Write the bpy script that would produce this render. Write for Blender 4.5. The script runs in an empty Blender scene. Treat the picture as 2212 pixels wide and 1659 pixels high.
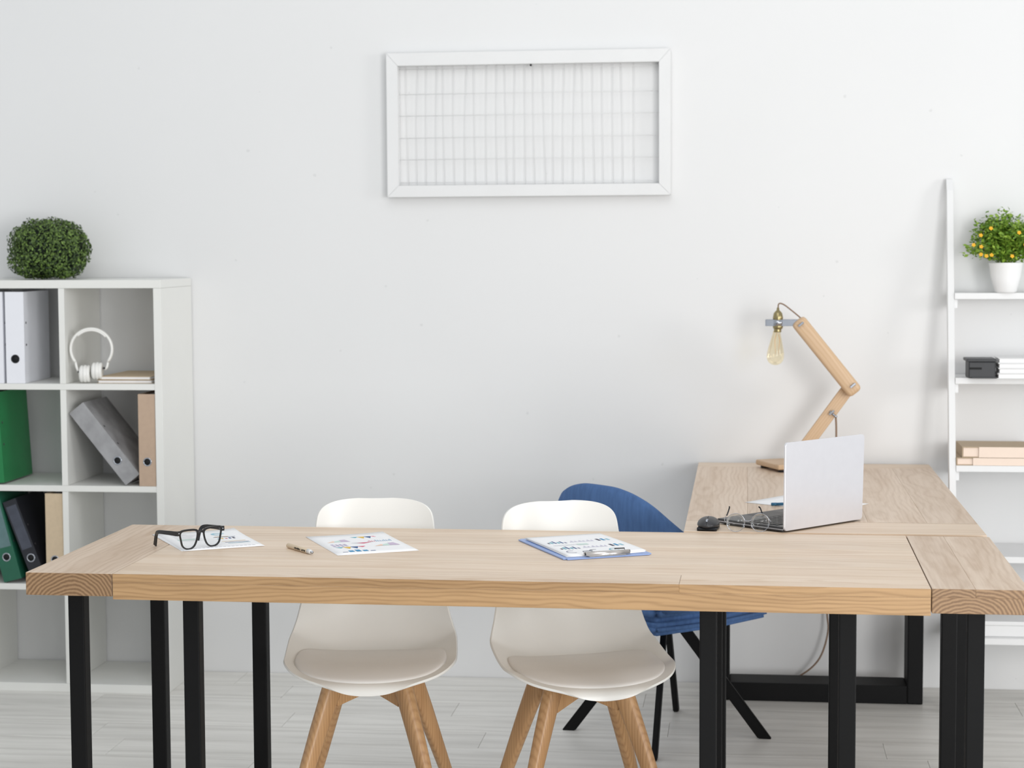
import bpy, bmesh, math, random
from mathutils import Vector, Matrix
S = bpy.context.scene
COL = S.collection
R = math.radians
rnd = random.Random(7)

# ------------------------------------------------------------------ camera
CAM_F, YAW, PITCH, ROLL, CAM_H, CAM_D = 4152.48, 0.1212, -0.07345, -0.00459, 1.56448, 6.77925
fw = Vector((-math.sin(YAW)*math.cos(PITCH), math.cos(YAW)*math.cos(PITCH), math.sin(PITCH)))
r0 = Vector((math.cos(YAW), math.sin(YAW), 0)); u0 = r0.cross(fw)
rr = r0*math.cos(ROLL)+u0*math.sin(ROLL); uu = rr.cross(fw)
cam = bpy.data.cameras.new('camera'); co = bpy.data.objects.new('camera', cam); COL.objects.link(co)
m = Matrix.Identity(4)
for i in range(3):
    m[i][0] = rr[i]; m[i][1] = uu[i]; m[i][2] = -fw[i]
m[0][3], m[1][3], m[2][3] = 0, -CAM_D, CAM_H
co.matrix_world = m
cam.sensor_width = 36; cam.sensor_fit = 'HORIZONTAL'; cam.lens = CAM_F*36/2212
cam.clip_start = .05; cam.clip_end = 60
cam.dof.use_dof = True; cam.dof.focus_distance = 4.95; cam.dof.aperture_fstop = 5.0
S.camera = co

# ------------------------------------------------------------------ world and lights
w = bpy.data.worlds.new('world'); S.world = w; w.use_nodes = True
bg = w.node_tree.nodes['Background']; bg.inputs[0].default_value = (.93, .97, 1, 1); bg.inputs[1].default_value = .66
def area(name, loc, target, size, power, col=(1, 1, 1), sy=None):
    l = bpy.data.lights.new(name, 'AREA'); l.energy = power; l.color = col; l.size = size
    if sy: l.shape = 'RECTANGLE'; l.size_y = sy
    o = bpy.data.objects.new(name, l); COL.objects.link(o); o.location = loc
    o.rotation_euler = (Vector(target)-Vector(loc)).to_track_quat('-Z', 'Y').to_euler()
    return o
area('key_area', (3.5, -7.2, 1.65), (-.3, -.6, .7), 1.3, 135, (1, .995, .985), 2.8)  # unseen key area light from front right, made tall to reach under the table
area('side_light', (7.2, -4.1, 2.1), (-.6, -.3, 1.0), 1.7, 105, (1, .985, .97))
area('overhead_fill', (-.2, -4.2, 4.2), (-.2, -2.2, .8), 3.2, 50, (1, .99, .98))  # added overhead area light that lifts the tabletops, no fitting modelled
area('low_front_fill', (2.1, -7.9, .9), (-.4, -1.2, .3), 2.0, 75, (.98, .99, 1), 1.5)  # added low fill from the front, brightens seats and wall under the table
S.view_settings.view_transform = 'Standard'; S.view_settings.look = 'None'
S.view_settings.gamma = 1; S.view_settings.use_curve_mapping = False
S.view_settings.exposure = 0.0

# ------------------------------------------------------------------ materials
def lin(c):
    if isinstance(c, str):
        c = tuple(int(c[i:i+2], 16)/255 for i in (0, 2, 4))
    return tuple((x/12.92 if x <= .04045 else ((x+.055)/1.055)**2.4) for x in c)+(1,)
def mat(name, col, rough=.5, metal=0, noise=0, nscale=20, bump=0, bscale=200, spec=.5, coat=0, trans=0, ior=1.45, alpha=1, stretch=(1, 1, 1)):
    m = bpy.data.materials.new(name); m.use_nodes = True; nt = m.node_tree; b = nt.nodes['Principled BSDF']
    c = lin(col)
    b.inputs['Base Color'].default_value = c; b.inputs['Roughness'].default_value = rough; b.inputs['Metallic'].default_value = metal
    b.inputs['Specular IOR Level'].default_value = spec; b.inputs['Coat Weight'].default_value = coat
    b.inputs['Transmission Weight'].default_value = trans; b.inputs['IOR'].default_value = ior; b.inputs['Alpha'].default_value = alpha
    L = nt.links.new
    tc = nt.nodes.new('ShaderNodeTexCoord'); mp = nt.nodes.new('ShaderNodeMapping'); mp.inputs['Scale'].default_value = stretch
    L(tc.outputs['Object'], mp.inputs[0])
    nz = nt.nodes.new('ShaderNodeTexNoise'); nz.inputs['Scale'].default_value = nscale; nz.inputs['Detail'].default_value = 5
    L(mp.outputs[0], nz.inputs[0])
    k = max(noise, .015)
    rp = nt.nodes.new('ShaderNodeMapRange'); rp.inputs[1].default_value = .25; rp.inputs[2].default_value = .75
    rp.inputs[3].default_value = 1-k; rp.inputs[4].default_value = 1+k
    L(nz.outputs[0], rp.inputs[0])
    mx = nt.nodes.new('ShaderNodeVectorMath'); mx.operation = 'SCALE'; mx.inputs[0].default_value = c[:3]
    L(rp.outputs[0], mx.inputs['Scale']); L(mx.outputs[0], b.inputs['Base Color'])
    if bump:
        n2 = nt.nodes.new('ShaderNodeTexNoise'); n2.inputs['Scale'].default_value = bscale; n2.inputs['Detail'].default_value = 4
        L(mp.outputs[0], n2.inputs[0])
        bp = nt.nodes.new('ShaderNodeBump'); bp.inputs['Strength'].default_value = bump; bp.inputs['Distance'].default_value = .002
        L(n2.outputs[0], bp.inputs['Height']); L(bp.outputs[0], b.inputs['Normal'])
    return m

def wood(name, light, dark, axis='X', ring=55, end=None, side=None, wob=.05, rough=.42, ringmix=.5, var=.10, centre=-.07, coat=0.0, fine=1.0):
    """solid wood: growth rings round an axis below the board, streaks along the grain"""
    m = bpy.data.materials.new(name); m.use_nodes = True; nt = m.node_tree; b = nt.nodes['Principled BSDF']
    N = nt.nodes.new; L = nt.links.new
    def vm(op, a, bb=None):
        n = N('ShaderNodeVectorMath'); n.operation = op
        for i, v in ((0, a), (1, bb)):
            if v is None: continue
            if isinstance(v, tuple): n.inputs[i].default_value = v
            else: L(v, n.inputs[i])
        return n
    def mm(op, a, bb=None):
        n = N('ShaderNodeMath'); n.operation = op
        for i, v in ((0, a), (1, bb)):
            if v is None: continue
            if isinstance(v, (int, float)): n.inputs[i].default_value = v
            else: L(v, n.inputs[i])
        return n.outputs[0]
    tc = N('ShaderNodeTexCoord'); oi = N('ShaderNodeObjectInfo')
    off = vm('SCALE', (17.3, 9.1, 5.7)); L(oi.outputs['Random'], off.inputs['Scale'])
    rot = N('ShaderNodeMapping')           # grain -> X
    rot.inputs['Rotation'].default_value = {'X': (0, 0, 0), 'Y': (0, 0, -math.pi/2), 'Z': (0, math.pi/2, 0)}[axis]
    L(tc.outputs['Object'], rot.inputs[0])
    P = rot.outputs[0]
    # low frequency wobble
    s1 = vm('MULTIPLY', P, (1.1, 3, 3)); s1b = vm('ADD', s1.outputs[0], off.outputs[0])
    n1 = N('ShaderNodeTexNoise'); n1.inputs['Scale'].default_value = 1.6; n1.inputs['Detail'].default_value = 3; L(s1b.outputs[0], n1.inputs[0])
    d1 = vm('SUBTRACT', n1.outputs['Color'], (.5, .5, .5)); d1s = vm('MULTIPLY', d1.outputs[0], (0, wob, wob))
    s2 = vm('MULTIPLY', P, (9, 60, 60)); s2b = vm('ADD', s2.outputs[0], off.outputs[0])
    n2 = N('ShaderNodeTexNoise'); n2.inputs['Scale'].default_value = 1.; n2.inputs['Detail'].default_value = 3; L(s2b.outputs[0], n2.inputs[0])
    d2 = vm('SUBTRACT', n2.outputs['Color'], (.5, .5, .5)); d2s = vm('MULTIPLY', d2.outputs[0], (0, .006, .006))
    Q = vm('ADD', P, d1s.outputs[0]); Q = vm('ADD', Q.outputs[0], d2s.outputs[0])
    # axis offset, random across
    cy = mm('MULTIPLY', mm('SUBTRACT', oi.outputs['Random'], .5), .09)
    cc = N('ShaderNodeCombineXYZ'); cc.inputs[2].default_value = centre; L(cy, cc.inputs[1])
    Q = vm('SUBTRACT', Q.outputs[0], cc.outputs[0]); Q = vm('MULTIPLY', Q.outputs[0], (0, 1, 1))
    ln = N('ShaderNodeVectorMath'); ln.operation = 'LENGTH'; L(Q.outputs[0], ln.inputs[0])
    ph = mm('MULTIPLY', ln.outputs['Value'], ring*6.2832*3)
    sn = mm('SINE', ph); r01 = mm('ADD', mm('MULTIPLY', sn, .5), .5); r01 = mm('POWER', r01, 2.2)
    # streaks
    s3 = vm('MULTIPLY', P, (6, 170, 170)); s3b = vm('ADD', s3.outputs[0], off.outputs[0])
    n3 = N('ShaderNodeTexNoise'); n3.inputs['Scale'].default_value = 1.; n3.inputs['Detail'].default_value = 5; L(s3b.outputs[0], n3.inputs[0])
    s4 = vm('MULTIPLY', P, (1.2, 14, 14)); s4b = vm('ADD', s4.outputs[0], off.outputs[0])
    n4 = N('ShaderNodeTexNoise'); n4.inputs['Scale'].default_value = 1.; n4.inputs['Detail'].default_value = 4; L(s4b.outputs[0], n4.inputs[0])
    f = mm('MULTIPLY', r01, ringmix)
    f = mm('ADD', f, mm('MULTIPLY', mm('SUBTRACT', n3.outputs[0], .5), .9*fine))
    f = mm('ADD', f, mm('MULTIPLY', mm('SUBTRACT', n4.outputs[0], .5), 1.3*fine))
    f = mm('ADD', f, .18)
    cl = N('ShaderNodeClamp'); L(f, cl.inputs[0])
    mx = N('ShaderNodeMix'); mx.data_type = 'RGBA'; mx.inputs[6].default_value = lin(light); mx.inputs[7].default_value = lin(dark)
    L(cl.outputs[0], mx.inputs[0])
    colr = mx.outputs[2]
    if end:
        sp = N('ShaderNodeSeparateXYZ'); L(tc.outputs['Normal'], sp.inputs[0])
        a = mm('ABSOLUTE', sp.outputs['XYZ'.index(axis)]); a = mm('GREATER_THAN', a, .7)
        ex = N('ShaderNodeMix'); ex.data_type = 'RGBA'; ex.inputs[6].default_value = lin(end[0]); ex.inputs[7].default_value = lin(end[1])
        re_ = mm('ADD', mm('MULTIPLY', mm('SINE', mm('MULTIPLY', ph, 1.15)), .5), .5)
        fe = mm('ADD', mm('MULTIPLY', re_, .75), mm('MULTIPLY', n3.outputs[0], .3)); c2 = N('ShaderNodeClamp'); L(fe, c2.inputs[0]); L(c2.outputs[0], ex.inputs[0])
        m2 = N('ShaderNodeMix'); m2.data_type = 'RGBA'; L(a, m2.inputs[0]); L(colr, m2.inputs[6]); L(ex.outputs[2], m2.inputs[7]); colr = m2.outputs[2]
    if side:  # Y-facing faces get their own tones, with shade painted into the colour
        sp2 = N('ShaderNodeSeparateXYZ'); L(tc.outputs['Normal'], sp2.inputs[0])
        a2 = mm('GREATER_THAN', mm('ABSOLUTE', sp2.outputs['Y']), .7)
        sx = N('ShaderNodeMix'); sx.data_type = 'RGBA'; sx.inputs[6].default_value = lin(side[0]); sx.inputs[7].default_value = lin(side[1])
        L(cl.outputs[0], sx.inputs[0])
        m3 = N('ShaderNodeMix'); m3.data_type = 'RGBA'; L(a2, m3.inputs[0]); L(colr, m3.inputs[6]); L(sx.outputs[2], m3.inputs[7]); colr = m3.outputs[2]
    rv = mm('ADD', mm('MULTIPLY', oi.outputs['Random'], var), 1-var*.5)
    sc = N('ShaderNodeVectorMath'); sc.operation = 'SCALE'; L(colr, sc.inputs[0]); L(rv, sc.inputs['Scale'])
    L(sc.outputs[0], b.inputs['Base Color'])
    b.inputs['Roughness'].default_value = rough; b.inputs['Coat Weight'].default_value = coat; b.inputs['Coat Roughness'].default_value = .25
    bp = N('ShaderNodeBump'); bp.inputs['Strength'].default_value = .12; bp.inputs['Distance'].default_value = .001
    L(n3.outputs[0], bp.inputs['Height']); L(bp.outputs[0], b.inputs['Normal'])
    return m

M = {}
OAK_L, OAK_D = 'E5D1BB', 'CDB092'
END = ('A58563', '6E5136')
M['oak_x'] = wood('oak_along_x', OAK_L, OAK_D, 'X', ring=22, end=END, ringmix=.35)
M['oak_y'] = wood('oak_along_y', 'DAC5B0', 'B99C80', 'Y', ring=34, end=END, ringmix=.30, wob=.06)
M['oak_front'] = wood('oak_front_board', OAK_L, OAK_D, 'X', ring=40, end=END, ringmix=.45, centre=-.05, side=('B8946A', '8E6D49'), wob=.08)  # side tones darkened in the colour to imitate the front face lacking sheen
M['chairwood'] = wood('beech_leg', 'C39A6E', '9A7048', 'Z', ring=40, end=END, ringmix=.35, rough=.38)
M['lampwood'] = wood('beech_lamp', 'D0B393', 'B9966F', 'X', ring=40, ringmix=.3, rough=.45, fine=.6)
M['floor'] = wood('whitewashed_laminate', 'E8E6E1', 'C3C0BA', 'X', ring=12, ringmix=.35, rough=.42, var=.05, centre=-.12, fine=.9)
M['black_metal'] = mat('black_powdercoat', '0D0D0E', .55, 0, .08, 30, .15, 900, spec=.2)
M['white_lam'] = mat('white_laminate', 'E6E6E2', .42, 0, .01, 6)
M['white_paint'] = mat('white_painted_wood', 'E4E4E4', .4, 0, .012, 12, .05, 200)
M['plastic'] = mat('white_plastic', 'EDECE8', .3, 0, .01, 8)
M['pad'] = mat('white_leatherette', 'EDEBE8', .42, 0, .015, 12, .05, 900)
M['blue'] = mat('blue_linen', '4C6C9C', .9, 0, .15, 90, .25, 900, stretch=(1, 1, .12))
M['silver'] = mat('brushed_aluminium', 'E2E2E7', .32, .5, .01, 40)
M['darkgrey'] = mat('dark_grey_plastic', '3A3A3C', .38, 0, .03, 30)
M['key'] = mat('black_key', '1B1B1D', .4)
M['chrome'] = mat('chrome', 'B4B8C0', .16, 1)
M['brass'] = mat('aged_brass', 'A0936C', .3, .9, .05, 60)
M['rubber'] = mat('black_rubber', '202124', .5, 0, .03, 30)
M['screen'] = mat('screen_glass', '0A0A0C', .1)
M['gloss_black'] = mat('glossy_black_acetate', '17181A', .22, 0, .02)
M['paper'] = mat('paper', 'F6F6F7', .7, 0, .01, 30)
M['bluepp'] = mat('blue_board', '8FA9DC', .35, 0, .02)
M['bluepen'] = mat('blue_plastic', '2E6A8E', .35)
M['marker'] = mat('marker_card', 'E0CDB2', .7, 0, .04, 60)
M['clipmetal'] = mat('clip_steel', 'DCD6D2', .28, 1)
M['kraft'] = mat('kraft_card', 'CDB99D', .75, 0, .05, 60)
M['tan'] = mat('tan_card', 'C8B59C', .75, 0, .05, 60)
M['taupe'] = mat('pinkish_kraft', 'BBA38E', .75, 0, .05, 50)
M['page'] = mat('book_cover_cream', 'EDD9C9', .6, 0, .02)
M['bookside'] = mat('book_side_beige', 'B8A48A', .7, 0, .05, 80)
M['binderwhite'] = mat('white_binder', 'E9EAF0', .35, 0, .01)
M['binderteal'] = mat('teal_edge', '3C7A78', .5)
M['binderdark'] = mat('black_binder', '22242B', .35, 0, .08, 20)
M['bindergreen'] = mat('green_binder', '1E7A45', .35, 0, .05, 20)
M['binderdeep'] = mat('dark_green_binder', '23604A', .35, 0, .05, 20)
M['marble'] = mat('grey_marbled_card', '9A9A9C', .6, 0, .22, 18)
M['sleeve'] = mat('label_sleeve', '5F7B7D', .2, 0, .15, 25)
M['sleeve2'] = mat('dark_label_sleeve', '464A56', .2, 0, .2, 25)
M['hole'] = mat('dark_hole', '08090B', .7)
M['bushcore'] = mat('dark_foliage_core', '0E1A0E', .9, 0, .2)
M['cable'] = mat('brown_cable', '8B7360', .6, 0, .1, 300)
M['pot'] = mat('white_ceramic', 'F0F0F0', .25, 0, .01)
M['yellow'] = mat('yellow_petal', 'EDB72E', .6, 0, .08, 100)
M['soil'] = mat('dark_soil', '2A2119', .9, 0, .3, 200)
M['blackpl'] = mat('charcoal_plastic', '303134', .45, 0, .04)
def leafmat(name, a, b_, scale=60):
    m = mat(name, a, .5, 0, .0); nt = m.node_tree; bs = nt.nodes['Principled BSDF']
    g = nt.nodes.new('ShaderNodeNewGeometry')
    mx = nt.nodes.new('ShaderNodeMix'); mx.data_type = 'RGBA'; mx.inputs[6].default_value = lin(a); mx.inputs[7].default_value = lin(b_)
    nt.links.new(g.outputs['Random Per Island'], mx.inputs[0]); nt.links.new(mx.outputs[2], bs.inputs['Base Color'])
    return m
M['leafdark'] = leafmat('boxwood_leaf', '1A3016', '6E8A3E')
M['leafbright'] = leafmat('bright_leaf', '4F7A22', '9DBB45')
def glassmat(name, tint=(1, 1, 1), rough=0.0, refl=1.0):
    m = bpy.data.materials.new(name); m.use_nodes = True; nt = m.node_tree
    for n in list(nt.nodes):
        if n.type == 'BSDF_PRINCIPLED': nt.nodes.remove(n)
    o = nt.nodes['Material Output']
    t = nt.nodes.new('ShaderNodeBsdfTransparent'); t.inputs[0].default_value = tint+(1,)
    g = nt.nodes.new('ShaderNodeBsdfGlossy'); g.inputs['Roughness'].default_value = .03; g.inputs['Color'].default_value = (refl, refl, refl, 1)
    f = nt.nodes.new('ShaderNodeFresnel'); f.inputs[0].default_value = 1.5
    mx = nt.nodes.new('ShaderNodeMixShader'); L = nt.links.new
    fm_ = nt.nodes.new('ShaderNodeMath'); fm_.operation = 'MULTIPLY'; fm_.inputs[1].default_value = .45; L(f.outputs[0], fm_.inputs[0]); L(fm_.outputs[0], mx.inputs[0]); L(t.outputs[0], mx.inputs[1]); L(g.outputs[0], mx.inputs[2]); L(mx.outputs[0], o.inputs[0])
    return m
M['lens'] = glassmat('clear_lens', (.97, .98, .98))
M['bulb'] = glassmat('amber_bulb_glass', (.98, .93, .80))
M['filament'] = mat('filament', 'E8B060', .4, .5)

# plaster wall with blemishes
def wallmat():
    m = mat('white_plaster_wall', 'E3E3E3', .62, 0, .012, 1.2, .08, 14)
    nt = m.node_tree; b = nt.nodes['Principled BSDF']; L = nt.links.new
    src = b.inputs['Base Color'].links[0].from_socket
    tc = nt.nodes.new('ShaderNodeTexCoord')
    mpp = nt.nodes.new('ShaderNodeMapping'); mpp.inputs['Rotation'].default_value = (R(90), 0, 0); L(tc.outputs['Object'], mpp.inputs[0])
    v = nt.nodes.new('ShaderNodeTexVoronoi'); v.voronoi_dimensions = '2D'; v.inputs['Scale'].default_value = 2.6; L(mpp.outputs[0], v.inputs[0])
    n = nt.nodes.new('ShaderNodeTexNoise'); n.inputs['Scale'].default_value = 60; L(tc.outputs['Object'], n.inputs[0])
    ad = nt.nodes.new('ShaderNodeMath'); ad.operation = 'ADD'; mu = nt.nodes.new('ShaderNodeMath'); mu.operation = 'MULTIPLY'; mu.inputs[1].default_value = .05
    L(n.outputs[0], mu.inputs[0]); L(v.outputs['Distance'], ad.inputs[0]); L(mu.outputs[0], ad.inputs[1])
    mr = nt.nodes.new('ShaderNodeMapRange'); mr.inputs[1].default_value = .029; mr.inputs[2].default_value = .036; mr.inputs[3].default_value = .90; mr.inputs[4].default_value = 1
    L(ad.outputs[0], mr.inputs[0])
    sc = nt.nodes.new('ShaderNodeVectorMath'); sc.operation = 'SCALE'; L(src, sc.inputs[0]); L(mr.outputs[0], sc.inputs['Scale']); L(sc.outputs[0], b.inputs['Base Color'])
    return m
M['wall'] = wallmat()

# ------------------------------------------------------------------ mesh helpers
def link(name, me, m, parent=None, loc=(0, 0, 0), rot=(0, 0, 0), smooth=False):
    o = bpy.data.objects.new(name, me); COL.objects.link(o); o.location = loc; o.rotation_euler = rot
    if m is not None and not me.materials:
        for k in (m if isinstance(m, list) else [m]): me.materials.append(k)
    if parent: o.parent = parent
    if smooth:
        for p in me.polygons: p.use_smooth = True
    return o
def finish(bm, name):
    bmesh.ops.recalc_face_normals(bm, faces=bm.faces[:])
    me = bpy.data.meshes.new(name); bm.to_mesh(me); bm.free(); return me
def finish_up(bm, name):
    bm.normal_update()
    for f in bm.faces:
        if f.normal.z < 0: f.normal_flip()
    me = bpy.data.meshes.new(name); bm.to_mesh(me); bm.free(); return me
def addbox(bm, x0, x1, y0, y1, z0, z1, bev=0, seg=2, mtx=None):
    b = bmesh.new(); bmesh.ops.create_cube(b, size=1)
    for v in b.verts: v.co = Vector(((x0+x1)/2+v.co.x*(x1-x0), (y0+y1)/2+v.co.y*(y1-y0), (z0+z1)/2+v.co.z*(z1-z0)))
    if bev: bmesh.ops.bevel(b, geom=b.edges[:], offset=bev, segments=seg, affect='EDGES', profile=.6)
    if mtx: bmesh.ops.transform(b, matrix=mtx, verts=b.verts[:])
    t = bpy.data.meshes.new('t'); b.to_mesh(t); b.free(); bm.from_mesh(t); bpy.data.meshes.remove(t)
def box(name, x0, x1, y0, y1, z0, z1, m, parent=None, bev=.001, seg=2, loc=None, rot=(0, 0, 0)):
    """box whose own origin is its centre"""
    cx, cy, cz = (x0+x1)/2, (y0+y1)/2, (z0+z1)/2
    bm = bmesh.new(); addbox(bm, x0-cx, x1-cx, y0-cy, y1-cy, z0-cz, z1-cz, bev, seg)
    return link(name, finish(bm, name), m, parent, (cx, cy, cz), rot)
def addtube(bm, pts, rad, n=10, cap=True, flat=None):
    """sweep a circle (or w x h rectangle when flat) along points"""
    pts = [Vector(p) for p in pts]; rings = []; prev = None
    for i, p in enumerate(pts):
        t = (pts[min(i+1, len(pts)-1)]-pts[max(i-1, 0)]).normalized()
        if prev is None:
            up = Vector((0, 0, 1)) if abs(t.z) < .9 else Vector((0, 1, 0))
            a = t.cross(up).normalized()
        else:
            a = (prev-t*prev.dot(t)).normalized()
        prev = a; b2 = t.cross(a).normalized(); r = rad[i] if isinstance(rad, (list, tuple)) else rad
        ring = []
        for k in range(n):
            an = 2*math.pi*k/n
            if flat: x, y = math.cos(an)*flat[0], math.sin(an)*flat[1]
            else: x, y = math.cos(an)*r, math.sin(an)*r
            ring.append(bm.verts.new(p+a*x+b2*y))
        rings.append(ring)
    for i in range(len(rings)-1):
        for k in range(n):
            bm.faces.new((rings[i][k], rings[i][(k+1) % n], rings[i+1][(k+1) % n], rings[i+1][k]))
    if cap:
        bm.faces.new(rings[0][::-1]); bm.faces.new(rings[-1])
def tube(name, pts, rad, m, parent=None, n=10, loc=(0, 0, 0), rot=(0, 0, 0), flat=None, closed=False):
    bm = bmesh.new()
    if closed: pts = list(pts)+[pts[0], pts[1]]
    addtube(bm, pts, rad, n, not closed, flat)
    return link(name, finish(bm, name), m, parent, loc, rot, True)
def addlathe(bm, prof, n=32, mtx=None):
    rings = []; new = []
    for (r, z) in prof:
        if r < 1e-6: v = [bm.verts.new((0, 0, z))]
        else: v = [bm.verts.new((r*math.cos(2*math.pi*k/n), r*math.sin(2*math.pi*k/n), z)) for k in range(n)]
        rings.append(v); new += v
    for a, b in zip(rings, rings[1:]):
        for k in range(n):
            if len(a) == 1 and len(b) == 1: continue
            if len(a) == 1: bm.faces.new((a[0], b[k], b[(k+1) % n]))
            elif len(b) == 1: bm.faces.new((a[k], a[(k+1) % n], b[0]))
            else: bm.faces.new((a[k], a[(k+1) % n], b[(k+1) % n], b[k]))
    if mtx: bmesh.ops.transform(bm, matrix=mtx, verts=new)
def lathe(name, prof, m, parent=None, loc=(0, 0, 0), rot=(0, 0, 0), n=32, smooth=True):
    bm = bmesh.new(); addlathe(bm, prof, n)
    return link(name, finish(bm, name), m, parent, loc, rot, smooth)
def bez(pts, n=8):
    """catmull-rom through the points"""
    P = [Vector(p) for p in pts]; P = [P[0]*2-P[1]]+P+[P[-1]*2-P[-2]]; out = []
    for i in range(1, len(P)-2):
        for k in range(n):
            t = k/n; a, b, c, d = P[i-1:i+3]
            out.append(.5*((2*b)+(c-a)*t+(2*a-5*b+4*c-d)*t*t+(3*b-a-3*c+d)*t**3))
    out.append(P[-2]); return out
def prism(name, poly, y0, y1, m, parent=None, loc=(0, 0, 0), rot=(0, 0, 0), bev=0):
    """polygon in XZ extruded along Y"""
    bm = bmesh.new(); a = [bm.verts.new((x, y0, z)) for x, z in poly]; b = [bm.verts.new((x, y1, z)) for x, z in poly]
    bm.faces.new(a); bm.faces.new(b[::-1]); n = len(poly)
    for i in range(n): bm.faces.new((a[i], b[i], b[(i+1) % n], a[(i+1) % n]))
    if bev: bmesh.ops.bevel(bm, geom=bm.edges[:], offset=bev, segments=2, affect='EDGES')
    return link(name, finish(bm, name), m, parent, loc, rot)
def empty(name, label, cat, loc=(0, 0, 0), rz=0, group=None, rot=None):
    o = bpy.data.objects.new(name, None); COL.objects.link(o); o.location = loc; o.rotation_euler = rot or (0, 0, rz)
    o.empty_display_size = .05
    return tag(o, label, cat, group)
def tag(o, label=None, cat=None, group=None, kind=None):
    if label: o['label'] = label
    if cat: o['category'] = cat
    if group: o['group'] = group
    if kind: o['kind'] = kind
    return o
def copy_tree(o, parent=None):
    c = o.copy(); COL.objects.link(c); c.parent = parent
    for ch in [x for x in COL.objects if x.parent == o]: copy_tree(ch, c)
    return c
def mod_subsurf(o, lv=1):
    s = o.modifiers.new('s', 'SUBSURF'); s.levels = lv; s.render_levels = lv

# ------------------------------------------------------------------ the room
wb = box('wall_back', -4.2, 3.2, 0, .12, -.05, 3.4, M['wall'], bev=0); tag(wb, kind='structure')
fl = box('floor', -4.2, 3.2, -8.2, 0, -.06, -.009, M['white_lam'], bev=0); tag(fl, kind='structure')
PW = .193; PL = 1.25
pm = {}
for j in range(22):
    ya = -.002-j*PW; off = rnd.uniform(0, PL)
    if j == 5: off = .55
    x = -3.9-off
    while x < 3.1:
        xa, xb = max(x, -4.1), min(x+PL, 3.1)
        if xb-xa > .03:
            o = box('plank', xa+.0005, xb-.0005, ya-PW+.0005, ya-.0005, -.009, 0, M['floor'], fl, bev=.0006, seg=1)
            o.location = Vector(o.location)-fl.location
        x += PL

# ------------------------------------------------------------------ front table (long side to the camera)
T = .79
t1 = empty('dining_table', 'long oak plank table across the foreground on black square legs', 'table', (-1.69449, -2.4349, 0), -.00896)
TL, TD, TH = 2.323, .780, .058
J0, J1 = .215, 2.1075
# left end board (end grain faces the camera), gently cupped
box('end_board', 0, J0-.0022, 0, TD, T-.055, T-.0005, M['oak_y'], t1, .0022)
# right end board, laminated of staves
J2 = J1+.0025
box('end_board', J2, TL, .0004, TD, T-TH+.002, T-.020, M['oak_y'], t1, .0015)
box('end_board', J2, J2+.095, 0, TD, T-.0200, T, M['oak_y'], t1, .0012)
box('end_board', J2+.0953, TL, 0, TD, T-.0200, T, M['oak_y'], t1, .0012)
# field planks
ys = [0, .118, .262, .398, .530, .655, TD]
for i in range(6):
    ya, yb = ys[i]+(-.004 if i == 0 else .0001), ys[i+1]-.0001
    if i == 0:
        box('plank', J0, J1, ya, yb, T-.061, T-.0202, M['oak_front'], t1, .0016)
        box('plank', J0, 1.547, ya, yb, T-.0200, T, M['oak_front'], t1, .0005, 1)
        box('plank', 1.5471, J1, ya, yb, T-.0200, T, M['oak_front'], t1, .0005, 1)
    else:
        box('plank', J0, J1, ya, yb, T-.058, T-.0001*(i % 2), M['oak_x'], t1, .0005, 1)
def leg_pair(parent, X, ya, yb, w=.0375):
    lx = X-parent.location.x; h = T-.062
    for y in (ya, yb):
        y -= parent.location.y
        box('leg', lx, lx+w, y, y+w, 0, h, M['black_metal'], parent, .003)
    y0, y1 = ya-parent.location.y+w, yb-parent.location.y
    box('foot_rail', lx+.0005, lx+w-.0005, y0, y1, .0, .0375, M['black_metal'], parent, .003)
    box('top_rail', lx+.0005, lx+w-.0005, y0, y1, h-.008, h, M['black_metal'], parent, .001)
for X in (-1.614, -1.330, -.103, .2135, .4995):
    leg_pair(t1, X, -2.375, -1.757, .0395)

# ------------------------------------------------------------------ side table (runs back to the wall)
t2 = empty('side_table', 'oak table running back to the wall with a laptop and lamp on it', 'table', (-.1626, -1.645, 0))
W2 = .7957; E0 = .205
box('end_board', 0, W2, 0, E0, T-TH, T-.0003, M['oak_x'], t2, .001)
xs = [0, .17, .335, .5, .66, W2]
for i in range(5):
    box('plank', xs[i]+.00015, xs[i+1]-.00015, E0+.0004, 1.500, T-TH, T-.0002, M['oak_y'], t2, .0006, 1)
box('end_board', 0, W2, 1.5005, 1.623, T-TH, T, M['oak_x'], t2, .001)
def uframe(y0, parent):
    xl, xr = .060, .762; d = .135
    h = T-TH-.0005
    box('leg', xl, xl+.053, y0, y0+d, .0, h, M['black_metal'], parent, .005)
    box('leg', xr-.053, xr, y0, y0+d, .0, h, M['black_metal'], parent, .005)
    box('foot_rail', xl+.053, xr-.053, y0+.0005, y0+d-.0005, .0005, .063, M['black_metal'], parent, .003)
    box('top_rail', xl+.053, xr-.053, y0+.0005, y0+d-.0005, h-.04, h, M['black_metal'], parent, .003)
uframe(1.645-.262, t2)
uframe(.022, t2)

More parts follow.
